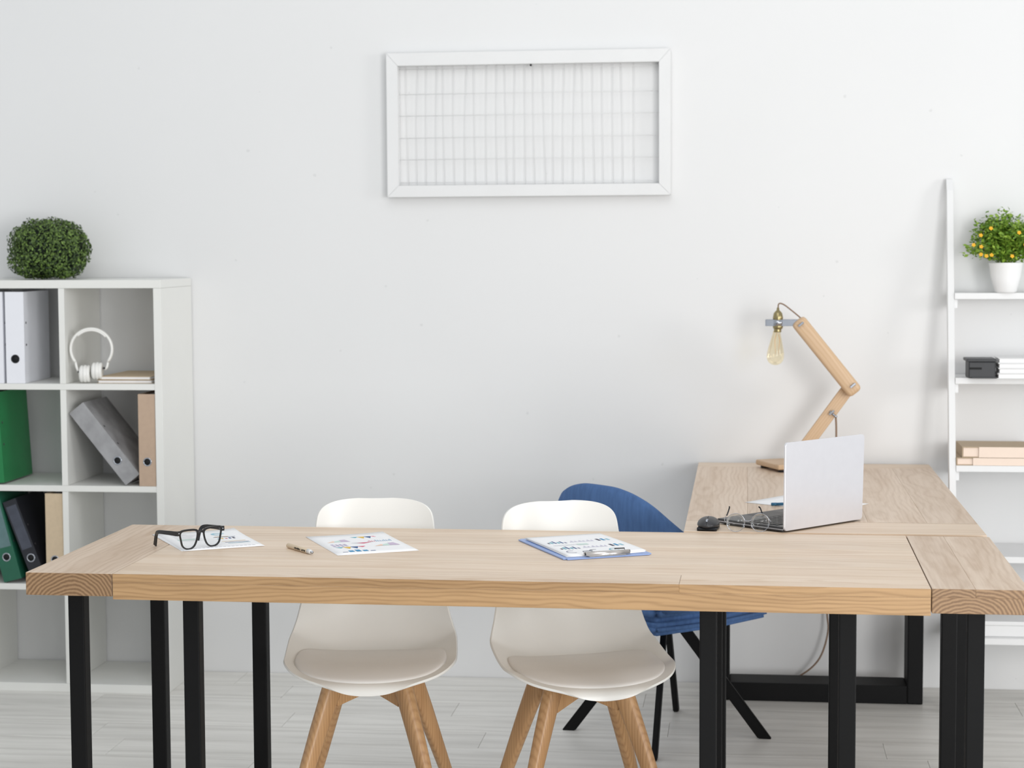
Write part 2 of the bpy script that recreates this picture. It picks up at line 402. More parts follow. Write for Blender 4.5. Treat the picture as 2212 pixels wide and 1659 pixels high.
# ------------------------------------------------------------------ white shell chairs
def ss(a, b, x):
    t = min(1, max(0, (x-a)/(b-a))); return t*t*(3-2*t)
CC = bez([(0, -.262, .418), (0, -.252, .440), (0, -.20, .447), (0, -.08, .440), (0, .05, .436), (0, .130, .452), (0, .178, .500), (0, .205, .58), (0, .228, .69), (0, .250, .80), (0, .262, .866)], 12)
def interp(tab, x):
    for (a, b), (c, d) in zip(tab, tab[1:]):
        if x <= c: return b+(d-b)*((x-a)/(c-a)) if c > a else b
    return tab[-1][1]
LEN = [0]
for a, b in zip(CC, CC[1:]): LEN.append(LEN[-1]+(b-a).length)
TOT = LEN[-1]
def cpt(s):
    s = min(max(s, 0), TOT)
    for i in range(len(LEN)-1):
        if LEN[i+1] >= s:
            t = (s-LEN[i])/(LEN[i+1]-LEN[i]); return CC[i].lerp(CC[i+1], t), (CC[i+1]-CC[i]).normalized()
    return CC[-1], (CC[-1]-CC[-2]).normalized()
WT = [(0, .226), (.14, .227), (.24, .229), (.34, .230), (.42, .229), (.50, .223), (.60, .211), (.72, .187), (.85, .168), (1.0, .158)]
def rawhw(v): return (interp(WT, max(0, v-.08))+interp(WT, max(0, v-.04))+2*interp(WT, v)+interp(WT, min(1, v+.04))+interp(WT, min(1, v+.08)))/6
def halfw(v):
    w_ = rawhw(v)
    if v < .24: w_ *= max(0, 1-((.24-v)/.24)**2.4)**.55
    if v > .90: w_ *= max(.0, 1-((v-.90)/.1015)**3.0)**.40
    return w_
def shellpt(u, v, off=0, inset=1.0):
    p, t = cpt(v*TOT); hw = halfw(v)*inset; x = hw*u; a = min(1, abs(x)/rawhw(v))
    n = Vector((0, -t.z, t.y))     # towards the sitter
    back = ss(.42, .62, v)
    lift = (.030*ss(.0, .2, v)+.035*ss(.2, .45, v)*(1-back))*a**2.6
    curl = .045*back*(1-.9*ss(.62, .9, v))*a**2.2
    q = Vector((x, p.y, p.z))+n*(lift+curl)+n*off
    if v > .8: q.z -= .011*(1-a**2)*ss(.8, 1, v)
    return q
def make_shell():
    bm = bmesh.new(); nu, nv = 28, 56
    vs = [.5*(1-math.cos(math.pi*(i+.3)/(nv+.42))) for i in range(nv+1)]
    g = []
    for v in vs:
        g.append([bm.verts.new(shellpt(math.sin(math.pi/2*(2*k/nu-1))*1.0, v)) for k in range(nu+1)])
    for i in range(nv):
        for k in range(nu): bm.faces.new((g[i][k], g[i][k+1], g[i+1][k+1], g[i+1][k]))
    return finish(bm, 'shell')
def make_pad():
    bm = bmesh.new(); n, mm_ = 40, 12
    c = Vector((0, -.055))
    va, vb = .032, .475
    rings = []
    def P(a, r):
        # superellipse in (u,v) parameter space of the seat
        u = math.copysign(abs(math.cos(a))**.85, math.cos(a))*r; s = math.copysign(abs(math.sin(a))**.9, math.sin(a))*r
        v = (va+vb)/2+s*(vb-va)/2
        x = u*halfw(.25)*.965; lim = halfw(v)*.945; k = .80*lim
        if abs(x) > k: x = math.copysign(k+(lim-k)*(1-math.exp(-(abs(x)-k)/(lim-k+1e-4))), x)
        return x/max(halfw(v), 1e-4), v
    for j in range(mm_+1):
        r = j/mm_
        r = 1-(1-r)**1.5
        dome = .009+.020*(1-r**3) if j < mm_ else -.002
        if j == 0:
            u, v = P(0, 0); rings.append([bm.verts.new(shellpt(u, v, dome))])
        else:
            ring = []
            for k in range(n):
                u, v = P(2*math.pi*k/n, r); ring.append(bm.verts.new(shellpt(u, v, dome)))
            rings.append(ring)
    for a, b in zip(rings, rings[1:]):
        for k in range(n):
            if len(a) == 1: bm.faces.new((a[0], b[k], b[(k+1) % n]))
            else: bm.faces.new((a[k], a[(k+1) % n], b[(k+1) % n], b[k]))
    return finish(bm, 'pad')
def leg_mesh(ang):
    """tapered rounded wooden leg splayed along the diagonal; origin at the chair base"""
    bm = bmesh.new(); d = Vector((math.cos(ang), math.sin(ang), 0)); t = Vector((-d.y, d.x, 0)); rings = []
    for z, r, rad, tan in ((.432, .116, .030, .018), (.405, .131, .029, .0185), (.30, .176, .025, .0175), (.15, .237, .019, .0155), (.004, .298, .0145, .012), (0, .299, .013, .011)):
        ring = []
        for k in range(16):
            a = 2*math.pi*k/16; c_, s_ = math.cos(a), math.sin(a)
            x = math.copysign(abs(c_)**.6, c_)*rad; y = math.copysign(abs(s_)**.6, s_)*tan
            ring.append(bm.verts.new(d*(r+x)+t*y+Vector((0, 0, z))))
        rings.append(ring)
    for a, b in zip(rings, rings[1:]):
        for k in range(16): bm.faces.new((a[k], a[(k+1) % 16], b[(k+1) % 16], b[k]))
    bm.faces.new(rings[0]); bm.faces.new(rings[-1])
    return finish(bm, 'leg')
def make_chair(label, loc, rz):
    root = empty('shell_chair', label, 'chair', loc, rz, 'white shell chairs behind the front table')
    sh = link('seat_shell', make_shell(), M['plastic'], root, smooth=True)
    so = sh.modifiers.new('t', 'SOLIDIFY'); so.thickness = .007; so.offset = -1; mod_subsurf(sh, 1)
    pd = link('seat_cushion', make_pad(), M['pad'], root, smooth=True); mod_subsurf(pd, 1)
    for k in range(4):
        link('leg', leg_mesh(math.pi/4+k*math.pi/2+R(-4)), M['chairwood'], root, smooth=True)
    for k, hz in ((0, 0), (1, .0)):
        a = math.pi/4+k*math.pi/2+R(-4); r = .125
        poly = [(-r, .350), (-r-.01, .428), (r+.01, .428), (r, .350), (0, .378)]
        poly = [(-r, .352), (0, .380), (r, .352), (r+.01, .426), (-r-.01, .426)]
        o = prism('cross_brace', poly, -.013, .013, M['chairwood'], root, (0, 0, 0), (0, 0, a), .0015)
    lathe('mounting_plate', [(0, .425), (.085, .425), (.085, .434), (0, .434)], M['black_metal'], root)
    return root
ch1 = make_chair('white shell chair with wooden legs, the left one behind the front table', (-.986, -1.80, 0), R(8))
ch2 = copy_tree(ch1); ch2.location = (-.428, -1.80, 0); ch2.rotation_euler.z = R(20)
ch2['label'] = 'white shell chair with wooden legs, overlapping the blue chair, right of its twin'

# ------------------------------------------------------------------ blue upholstered chair
bc = empty('upholstered_chair', 'blue fabric armchair on thin black splayed legs pulled up to the side table', 'chair', (-.247, -.738, 0), R(137))
def seatblock(x, yf, yb, z0, z1, name, m, bev):
    bm = bmesh.new(); poly = []
    for (px, py) in ((-x*.93, yf), (x*.93, yf), (x, (yf+yb)/2), (x*.86, yb), (-x*.86, yb), (-x, (yf+yb)/2)): poly.append((px, py))
    a = [bm.verts.new((px, py, z0)) for px, py in poly]; b = [bm.verts.new((px, py, z1)) for px, py in poly]
    bm.faces.new(a); bm.faces.new(b[::-1])
    for i in range(6): bm.faces.new((a[i], b[i], b[(i+1) % 6], a[(i+1) % 6]))
    bmesh.ops.bevel(bm, geom=bm.edges[:], offset=bev, segments=4, affect='EDGES')
    return link(name, finish(bm, name), m, bc, smooth=True)
seatblock(.228, -.25, .235, .375, .412, 'seat_base', M['blue'], .013)
seatblock(.224, -.245, .235, .410, .475, 'seat_cushion', M['blue'], .022)
def make_back():
    bm = bmesh.new(); n, mz = 48, 10; TH_ = .026
    plan = bez([(.250, .04, 0), (.260, .12, 0), (.240, .190, 0), (.190, .226, 0), (.10, .238, 0), (0, .242, 0), (-.10, .238, 0), (-.190, .226, 0), (-.240, .190, 0), (-.260, .12, 0), (-.250, .04, 0)], 6)
    N_ = len(plan)
    def top(t): return interp([(0, .826), (.14, .825), (.27, .812), (.38, .792), (.48, .768), (.6, .732), (.8, .665), (1, .62)], abs(t))
    def bot(t): return interp([(0, .44), (.4, .44), (.75, .45), (1, .47)], abs(t))
    grids = []
    for side in (0, 1):
        g = []
        for i, p in enumerate(plan):
            t = 2*i/(N_-1)-1
            tg = (plan[min(i+1, N_-1)]-plan[max(i-1, 0)]).normalized(); nrm = Vector((tg.y, -tg.x, 0))
            if nrm.dot(p-Vector((0, .02, 0))) < 0: nrm = -nrm
            zt = .25*(top(t-.04)+2*top(t)+top(t+.04)) if abs(t) < .95 else top(t); zb = bot(t); col = []
            for k in range(mz+1):
                s = k/mz; z = zb+(zt-zb)*s
                lean = (.040*(z-.44)/.37-.03*(1-s)**2)*(1-abs(t)**3*.7)
                th = TH_*(1-.65*max(0, (s-.8)/.2)**2-.5*max(0, (.15-s)/.15)**2)
                if abs(t) > .9: th *= 1-.5*((abs(t)-.9)/.1)**2
                q = p+nrm*(th if side else -th)+Vector((p.x*.10*s*0, lean, 0)); q.z = z
                col.append(bm.verts.new(q))
            g.append(col)
        grids.append(g)
    A, B = grids
    for i in range(N_-1):
        for k in range(mz):
            bm.faces.new((A[i][k], A[i+1][k], A[i+1][k+1], A[i][k+1])); bm.faces.new((B[i][k], B[i][k+1], B[i+1][k+1], B[i+1][k]))
        bm.faces.new((A[i][mz], A[i+1][mz], B[i+1][mz], B[i][mz])); bm.faces.new((A[i][0], B[i][0], B[i+1][0], A[i+1][0]))
    for k in range(mz):
        bm.faces.new((A[0][k], A[0][k+1], B[0][k+1], B[0][k])); bm.faces.new((A[-1][k], B[-1][k], B[-1][k+1], A[-1][k+1]))
    return finish(bm, 'back')
bk = link('backrest', make_back(), M['blue'], bc, smooth=True); mod_subsurf(bk, 1)
for k in range(4):
    a = math.pi/4+k*math.pi/2-R(6); d = Vector((math.cos(a), math.sin(a), 0))
    bm = bmesh.new(); tt = Vector((-d.y, d.x, 0)); rings = []
    for (r, z) in ((.0, .372), (.045, .372), (.33, .0), (.295, .0), (.01, .335)): pass
    prof = [(.012, .374), (.055, .374), (.335, .0), (.292, .0)]
    for s in (-1, 1): rings.append([bm.verts.new(d*r+tt*(.009*s)+Vector((0, 0, z))) for r, z in prof])
    bm.faces.new(rings[0]); bm.faces.new(rings[1][::-1])
    for i in range(4): bm.faces.new((rings[0][i], rings[1][i], rings[1][(i+1) % 4], rings[0][(i+1) % 4]))
    bmesh.ops.bevel(bm, geom=bm.edges[:], offset=.003, segments=2, affect='EDGES')
    link('leg', finish(bm, 'leg'), M['black_metal'], bc)
box('leg_hub', -.06, .06, -.06, .06, .355, .378, M['black_metal'], bc, .004)

# ------------------------------------------------------------------ cube bookcase
KX, KY = -1.993, -.375
kb = empty('bookcase', 'white open cube bookcase full of binders against the left of the wall', 'bookcase', (KX, KY, 0))
KD = .370
def kbox(name, x0, x1, z0, z1, y0=0, y1=KD): return box(name, x0, x1, y0, y1, z0, z1, M['white_lam'], kb, .0008, 1)
KT = 1.442; sp = .0265
kbox('side_panel', -sp, 0, 0, KT-.0285)
kbox('side_panel', -.712, -.712+sp, 0, KT-.0285)
kbox('top_panel', -.712, 0, KT-.028, KT)
kbox('bottom_panel', -.6855, -sp, 0, .030)
sh_z = [(1.0625, 1.0835), (.7075, .7285), (.3600, .3810)]
dv = (-.365, -.344)
cells_z = [(1.0835, 1.414), (.7285, 1.0625), (.3810, .7075), (.030, .3600)]
for z0, z1 in sh_z:
    kbox('shelf', -.6855, -sp, z0, z1, .002)
for z0, z1 in cells_z:
    kbox('divider', dv[0], dv[1], z0+.0003, z1-.0003, .001)

# binders ---------------------------------------------------------------
def binder(label, w_, h_, d_, m, loc, rot, side=True, ring_col='chrome', hole_z=.085, sleeve=None, group=None, m_in='paper'):
    """lever arch binder; origin at the bottom centre of its spine, spine on -Y, depth +Y"""
    o = empty('binder', label, 'binder', loc, 0, group, rot)
    t = .003
    box('spine', -w_/2, w_/2, 0, t, 0, h_, m, o, .001)
    box('cover', -w_/2, -w_/2+t, t, d_, 0, h_, m, o, .001)
    box('cover', w_/2-t, w_/2, t, d_, 0, h_, m, o, .001)
    box('page_block', -w_/2+t+.001, w_/2-t-.006, t+.012, d_-.015, .004, h_-.008, M[m_in], o, .001)
    rg = lathe('finger_ring', [(.0115, -.0005), (.0115, .0012), (.0150, .0012), (.0155, -.0005)], M[ring_col], o, (0, 0, hole_z), (R(90), 0, 0), 24)
    lathe('finger_hole', [(0, .0007), (.0117, .0007), (.0117, -.0003), (0, -.0003)], M['hole'], o, (0, 0, hole_z), (R(90), 0, 0), 24)
    if sleeve:
        box('label_sleeve', -w_/2+.006, w_/2-.006, -.0006, .0004, .12, h_-.02, M[sleeve], o, 0)
    if side:
        for z in (h_*.42, h_*.66):
            lathe('rivet', [(0, .0012), (.004, .0010), (.0045, -.0005)], M['darkgrey'], o, (w_/2, .022, z), (0, R(90), 0), 12)
    return o
GB = 'lever arch binders in the bookcase'
binder('white binder standing in the top left bookcase cell, holes on its side', .066, .318, .27, M['binderwhite'], (-2.520, -.366, 1.0838), (0, R(0), R(2)), ring_col='rubber', group=GB)
binder('white binder cut off by the left photo edge, touching the other white binder', .066, .318, .27, M['binderwhite'], (-2.596, -.366, 1.0838), (0, 0, R(1)), ring_col='rubber', group=GB)
binder('bright green binder standing in the second cell down, at the left edge', .075, .318, .27, M['bindergreen'], (-2.610, -.360, .7322), (0, R(-3.2), 0), group=GB)
binder('grey marbled binder leaning steeply against the kraft one', .064, .318, .25, M['marble'], (-2.1085, -.362, .7290+.0210), (0, R(-38.5), 0), group=GB)
binder('pinkish kraft binder standing at the right of the middle cell', .060, .320, .26, M['taupe'], (-2.0515, -.372, .7288), (0, 0, 0), group=GB, side=False)
binder('dark green binder leaning left in the third cell down', .066, .318, .26, M['binderdeep'], (-2.548, -.366, .3815+.009), (0, R(-14.5), 0), sleeve='sleeve', group=GB)
binder('narrow black binder leaning beside the dark green binder', .050, .300, .26, M['binderdark'], (-2.452, -.362, .3815+.010), (0, R(-20.5), 0), sleeve='sleeve2', group=GB)
binder('kraft brown binder standing against the divider of the third cell', .064, .318, .26, M['kraft'], (-2.3925, -.366, .3813), (0, 0, 0), group=GB, side=False)
# folders lying flat
for k, (dz, mk, lb) in enumerate(((0, 'tan', 'tan card folder lying under another in the top right cell'), (.0125, 'kraft', 'pale kraft folder on top of the tan one near the headphones'))):
    o = empty('card_folder', lb, 'folder', (-2.140, -.190, 1.0837+dz), R(1.5-2*k), 'flat folders in the top right bookcase cell')
    box('cover', -.098+.012*k, .098, -.155, .15, 0, .0015, M[mk], o, .0004, 1)
    box('paper_stack', -.094+.012*k, .094, -.151, .146, .0016, .0098, M['paper'], o, .0004, 1)
    box('cover', -.098+.012*k, .098, -.155, .15, .0099, .0114, M[mk], o, .0004, 1)

# headphones ------------------------------------------------------------
hp = empty('headphones', 'white over-ear headphones standing in the top right bookcase cell', 'headphones', (-2.256, -.335, 1.0838), R(10))
arc = [(.071*math.cos(R(a)), 0, .118+.071*math.sin(R(a))) for a in range(-38, 219, 8)]
tube('headband', arc, 0, M['plastic'], hp, 12, flat=(.0095, .0055))
tube('band_cushion', [(.0655*math.cos(R(a)), 0, .118+.0655*math.sin(R(a))) for a in range(40, 141, 8)], 0, M['pad'], hp, 12, flat=(.009, .004))
for s, dz in ((-1, 0), (1, .012)):
    cx = .021*s-.002
    prof = [(0, -.019), (.022, -.019), (.029, -.015), (.0305, -.009), (.028, -.005), (.031, -.003), (.031, .004), (.028, .006), (.030, .009), (.029, .016), (.020, .018), (0, .014)]
    cup = lathe('ear_cup', prof, M['plastic'], hp, (cx, 0, .0325+dz*.8), (0, R(90), 0), 32)
    tube('yoke', bez([(.056*s, 0, .074), (.052*s, -.002, .055), (.044*s, 0, .036+dz)], 5), .0045, M['plastic'], hp, 8)
    lathe('hinge_pin', [(0, .003), (.004, .002), (.0045, -.002)], M['darkgrey'], hp, (.0435*s, -.012, .040+dz), (R(90), 0, 0), 12)

# boxwood ball ----------------------------------------------------------
def leafcloud(bm, n, fn, size, r):
    for i in range(n):
        p, nr = fn(i); t = Vector((r.uniform(-1, 1), r.uniform(-1, 1), r.uniform(-1, 1))).normalized()
        nr = (nr+.7*Vector((r.uniform(-1, 1), r.uniform(-1, 1), r.uniform(-1, 1)))).normalized()
        a = nr.cross(t).normalized(); b = nr.cross(a); s = size*r.uniform(.7, 1.3)
        tip = p+a*s; v = [p-a*s*.9, p+b*s*.55+nr*s*.15, tip, p-b*s*.55+nr*s*.15]
        bm.faces.new([bm.verts.new(q) for q in v])
bush = empty('topiary_ball', 'round dark green boxwood ball resting on top of the white bookcase', 'plant', (-2.455, -.190, KT))
RX, RZ, CZ = .140, .112, .102
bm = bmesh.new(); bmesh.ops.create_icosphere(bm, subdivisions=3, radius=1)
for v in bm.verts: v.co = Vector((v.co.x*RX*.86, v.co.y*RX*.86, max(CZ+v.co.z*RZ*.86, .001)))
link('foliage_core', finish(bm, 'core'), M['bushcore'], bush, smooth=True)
bm = bmesh.new(); r2 = random.Random(3)
def bushpt(i):
    while True:
        d = Vector((r2.gauss(0, 1), r2.gauss(0, 1), r2.gauss(0, 1))).normalized()
        lump = 1+.05*math.sin(d.x*7+1)*math.sin(d.z*6+d.y*5)+.03*math.sin(d.y*11+d.x*9)
        k = r2.uniform(.86, 1.03)*lump
        # squarer silhouette
        q = Vector((math.copysign(abs(d.x)**.88, d.x)*RX*k, d.y*RX*k, CZ+math.copysign(abs(d.z)**.9, d.z)*RZ*k))
        if q.z > .004: return q, d
leafcloud(bm, 7500, bushpt, .0058, r2)
lf = link('foliage', finish(bm, 'foliage'), M['leafdark'], bush); lf['kind'] = 'stuff'

# ------------------------------------------------------------------ wall frame
FX0, FX1, FZ0, FZ1 = -1.262, -.262, 1.727, 2.232
fr = empty('wall_frame', 'white wooden frame strung with white wires hanging on the wall', 'frame', ((FX0+FX1)/2, 0, FZ0), R(0)); fr.rotation_euler.y = R(-.08)
FW, FH, FD = 1.0, .505, .043; bw = .0405
def bar(poly, name='frame_bar'):
    bm = bmesh.new(); a = [bm.verts.new((x, -FD, z)) for x, z in poly]; b = [bm.verts.new((x, -.003, z)) for x, z in poly]
    bm.faces.new(a); bm.faces.new(b[::-1])
    for i in range(4): bm.faces.new((a[i], b[i], b[(i+1) % 4], a[(i+1) % 4]))
    bmesh.ops.bevel(bm, geom=bm.edges[:], offset=.0012, segments=2, affect='EDGES')
    link(name, finish(bm, name), M['white_paint'], fr)
hw = FW/2
bar([(-hw, 0), (hw, 0), (hw-bw, bw), (-hw+bw, bw)]); bar([(-hw, FH), (-hw+bw, FH-bw*1.1), (hw-bw, FH-bw*1.1), (hw, FH)])
bar([(-hw, 0.0004), (-hw+bw-.0004, bw), (-hw+bw-.0004, FH-bw*1.1), (-hw, FH-.0004)]); bar([(hw, .0004), (hw, FH-.0004), (hw-bw+.0004, FH-bw*1.1), (hw-bw+.0004, bw)])
vx = [290, 360, 420, 490, 540, 610, 690, 750, 830, 900, 960, 1020, 1090, 1150, 1220, 1280, 1350, 1420, 1480, 1550, 1610, 1680, 1740, 1820]
for x in vx:
    X = -hw+bw+(x-235)/(1985-235)*(FW-2*bw); j = rnd.uniform(-.005, .005)
    tube('wire', [(X+j, -.012, bw-.002), (X+j*.3+rnd.uniform(-.002, .002), -.0125, FH/2), (X-j, -.012, FH-bw*1.1+.002)], .0010, M['white_paint'], fr, 6)
for z in (200, 370, 515, 665, 810, 965):
    Z = bw+(985-z)/(985-180)*(FH-2.1*bw)
    tube('wire', [(-hw+bw-.002, -.0155, Z), (0, -.0155, Z+rnd.uniform(-.002, .002)), (hw-bw+.002, -.0155, Z)], .0010, M['white_paint'], fr, 6)
lathe('nail', [(0, .004), (.0035, .003), (.004, 0), (.0015, -.001), (.0015, -.01)], M['black_metal'], fr, (.012, -.030, FH-bw*1.1-.004), (R(90), 0, 0), 12)

# ------------------------------------------------------------------ ladder shelf
ld = empty('ladder_shelf', 'white leaning ladder shelf with books and a plant, cut by the right edge', 'shelf', (.68, 0, 0))
LW = .62; TOPZ = 1.775; SL = .20
def yr(z): return -.006-SL*(1.775-z)
for x in (0, LW):
    bm = bmesh.new(); d = .035
    for (z, y) in ((0, yr(0)), (TOPZ, yr(TOPZ))): pass
    a = [bm.verts.new((x+s, y, z)) for s in (0,) for (y, z) in ((yr(0)-d, 0), (yr(0), 0), (-.004, TOPZ), (-.004-d*.5, TOPZ), (yr(TOPZ-.03)-d, TOPZ-.04))]
    b = [bm.verts.new((v.co.x+.022, v.co.y, v.co.z)) for v in a]
    bm.faces.new(a); bm.faces.new(b[::-1])
    for i in range(5): bm.faces.new((a[i], b[i], b[(i+1) % 5], a[(i+1) % 5]))
    bmesh.ops.bevel(bm, geom=bm.edges[:], offset=.001, segments=1, affect='EDGES')
    link('rail', finish(bm, 'rail'), M['white_paint'], ld)
shelf_z = [1.387, 1.103, .812, .515, .250]
SHY = []
for z in shelf_z:
    f = yr(z)-.040
    SHY.append(f)
    box('shelf', .0225, LW-.0005, f, -.006, z-.021, z, M['white_paint'], ld, .0015)
    box('support_cleat', .0225, .034, f+.012, -.02, z-.052, z-.0215, M['white_paint'], ld, .001)
    lathe('screw', [(0, .002), (.004, .001), (.004, -.001)], M['darkgrey'], ld, (.0335, f+.012, z-.010), (R(90), 0, 0), 10)
# potted plant
pt = empty('potted_plant', 'white pot of bright green foliage with yellow flowers on the top ladder step', 'plant', (.873, -.105, 1.3872))
lathe('pot', [(0, 0), (.032, 0), (.038, .006), (.050, .055), (.056, .098), (.058, .102), (.055, .102), (.050, .09), (0, .088)], M['pot'], pt)
lathe('soil', [(0, .0895), (.050, .0895), (.0500, .0885), (0, .0885)], M['soil'], pt)
bm = bmesh.new(); r3 = random.Random(11); tips = []
stems = bmesh.new()
for k in range(90):
    a = r3.uniform(0, 2*math.pi); e = r3.uniform(.0, 1) ** .7
    tx, tz = .135*e*math.cos(a), .098+.035+.125*math.sqrt(max(0, 1-e*e*.86))*r3.uniform(.55, 1.12)
    ty = .095*e*math.sin(a)
    if e > .8: tz -= .03
    b0 = Vector((r3.uniform(-.02, .02), r3.uniform(-.02, .02), .088)); t0 = Vector((tx, ty, tz)); tips.append(t0)
    mid = b0.lerp(t0, .5)+Vector((tx*.1, ty*.1, .02))
    cur = bez([b0, mid, t0], 5); addtube(stems, cur, .0009, 4)
    for q in cur[3:]:
        for _ in range(7):
            p = q+Vector((r3.gauss(0, .011), r3.gauss(0, .011), r3.gauss(0, .011)))
            if p.z < .09 and p.x**2+p.y**2 < .065**2: continue
            leafcloud(bm, 1, lambda i, p=p: (p, Vector((0, -.3, 1))), .0088, r3)
sf = link('foliage', finish(bm, 'foliage'), M['leafbright'], pt); sf['kind'] = 'stuff'
st = link('stems', finish(stems, 'stems'), M['leafbright'], pt); st['kind'] = 'stuff'
fm = None
def flower_mesh():
    b = bmesh.new()
    for k in range(5):
        a = 2*math.pi*k/5; d = Vector((math.cos(a), math.sin(a), .2)); t = Vector((-math.sin(a), math.cos(a), 0))
        b.faces.new([b.verts.new(q) for q in (Vector((0, 0, 0)), d*.006+t*.004, d*.0095, d*.006-t*.004)])
    bmesh.ops.create_icosphere(b, subdivisions=1, radius=.0032)
    return finish(b, 'flower')
fm = flower_mesh()
for (px, pz) in ((-.118, .150), (-.092, .144), (-.093, .118), (-.075, .113), (-.058, .116), (-.062, .205), (-.094, .182), (.008, .112), (.05, .15), (.09, .12), (.03, .19)):
    link('flower', fm, M['yellow'], pt, (px, -.085-.02*rnd.random(), pz+.012), (R(70), R(rnd.uniform(-25, 25)), 0)).scale = (.8, .8, .8)
# black desk box and white books on the second step
bx = empty('desk_organizer', 'small charcoal desk box with a slot on the second ladder step', 'box', (.782, -.165, 1.1032))
box('body', -.040, .048, -.05, .05, .0, .056, M['blackpl'], bx, .004)
box('lid', -.047, .050, -.054, .054, .0562, .066, M['blackpl'], bx, .002)
box('slot', -.038, .003, -.0508, -.0495, .030, .037, M['hole'], bx, 0)
box('foot', -.030, .052, -.052, .052, -.0001, .006, M['blackpl'], bx, .001)
GW = 'white books stacked on the second ladder step'
for k in range(4):
    lb = ['bottom white book of the stack beside the charcoal box', 'second white book up in the stack beside the charcoal box', 'third white book up in the stack beside the charcoal box', 'topmost white book of the stack beside the charcoal box'][k]
    o = empty('book', lb, 'book', (.965+.002*(k % 2), -.150, 1.1032+.0172*k), R(.8*((k*7) % 3-1)), GW)
    box('cover', -.128, .11, -.075, .075, 0, .0022, M['white_paint'], o, .0005, 1)
    box('page_block', -.124, .107, -.072, .072, .0023, .0147, M['paper'], o, .0006, 1)
    box('cover', -.128, .11, -.075, .075, .0148, .0170, M['white_paint'], o, .0005, 1)
# beige books on the third step
for k, (x, lb) in enumerate(((.703, 'lower beige book of the pair on the third ladder step'), (.722, 'upper beige book of the pair on the third ladder step'))):
    o = empty('book', lb, 'book', (x, -.130, .8122+.0265*k), R(0), 'beige books on the third ladder step')
    h = .0258 if k == 0 else .036
    box('page_block', .004, .235, -.100, .09, .0026, h-.0026, M['page'], o, .001)
    box('cover', 0, .24, -.104, .094, 0, .0025, M['bookside'], o, .0006, 1)
    box('cover', 0, .24, -.104, .094, h-.0025, h, M['bookside'], o, .0006, 1)
    box('spine', 0, .0028, -.104, .094, .0026, h-.0026, M['bookside'], o, .0004, 1)
    box('dust_jacket', .055, .241, -.1052, -.1046, .0005, h-.0005, M['page'], o, 0)
o = empty('storage_box', 'low white box lying on the lowest visible ladder step', 'box', (.93, -.2, .2502))
box('tray', -.15, .15, -.12, .12, 0, .038, M['white_paint'], o, .003); box('lid', -.153, .153, -.123, .123, .0382, .052, M['white_paint'], o, .002)

# ------------------------------------------------------------------ desk lamp
lp = empty('desk_lamp', 'jointed wooden desk lamp with a bare clear bulb at the back of the side table', 'lamp', (.165, -.19, T))
def rectboard():
    u = Vector((.42, -.91, 0)).normalized(); v = Vector((.91, .42, 0)).normalized()
    c0 = Vector((.035-.165, -.15+.19, 0))+u*.09+v*.12
    return c0, math.atan2(v.y, v.x)
c0, an = rectboard()
bm = bmesh.new(); addbox(bm, -.12, .12, -.09, .09, .009, .027, .006, 3)
link('base', finish(bm, 'base'), M['lampwood'], lp, c0, (0, 0, an))
for sx in (-1, 1):
    for sy in (-1, 1):
        d = Matrix.Rotation(an, 3, 'Z') @ Vector((sx*.095, sy*.068, 0))
        lathe('foot', [(0, 0), (.014, 0), (.014, .009), (0, .009)], M['rubber'], lp, c0+d, n=20)
EL = Vector((.352-.165, 0, 1.075-T)); TP = Vector((.180-.165, 0, 1.290-T)); FT = Vector((.002, 0, .027))
def beam(name, a, b, w_, t_, y, mm_, bev=.004, ext=(0, 0), rounded=False):
    d = (b-a).normalized(); L_ = (b-a).length; bm = bmesh.new()
    addbox(bm, -ext[0], L_+ext[1], -t_/2, t_/2, -w_/2, w_/2, bev, 4)
    ang = math.atan2(d.z, d.x)
    return link(name, finish(bm, name), mm_, lp, (a.x, y, a.z), (0, -ang, 0), rounded)
beam('lower_arm', FT, EL, .042, .022, 0, M['lampwood'], .004, (-.012, .018))
up = beam('upper_arm', EL, TP, .053, .050, -.036, M['lampwood'], .018, (.028, .012), True)
# joint bolts with wing nuts
def bolt(P, y0, y1, r=.0035, nut=True):
    lathe('bolt', [(0, 0), (r, 0), (r, y1-y0), (0, y1-y0)], M['chrome'], lp, (P.x, y1, P.z), (R(90), 0, 0), 12)
    if nut:
        bm = bmesh.new(); addbox(bm, -.011, .011, -.003, .003, -.0035, .0035, .001, 1)
        link('wing_nut', finish(bm, 'nut'), M['chrome'], lp, (P.x, y0-.003, P.z), (0, R(-40), 0))
bolt(EL+Vector((.006, 0, .006)), -.064, .02); bolt(TP+Vector((.004, 0, -.004)), -.064, .0)
MP = Vector((.290-.165, 0, .985-T)); bolt(MP, -.018, .02); 
tube('cable_clip', [(MP.x-.006, -.0135, MP.z+.004), (MP.x+.012, -.016, MP.z-.012), (MP.x+.018, -.016, MP.z-.016)], .004, M['chrome'], lp, 8)
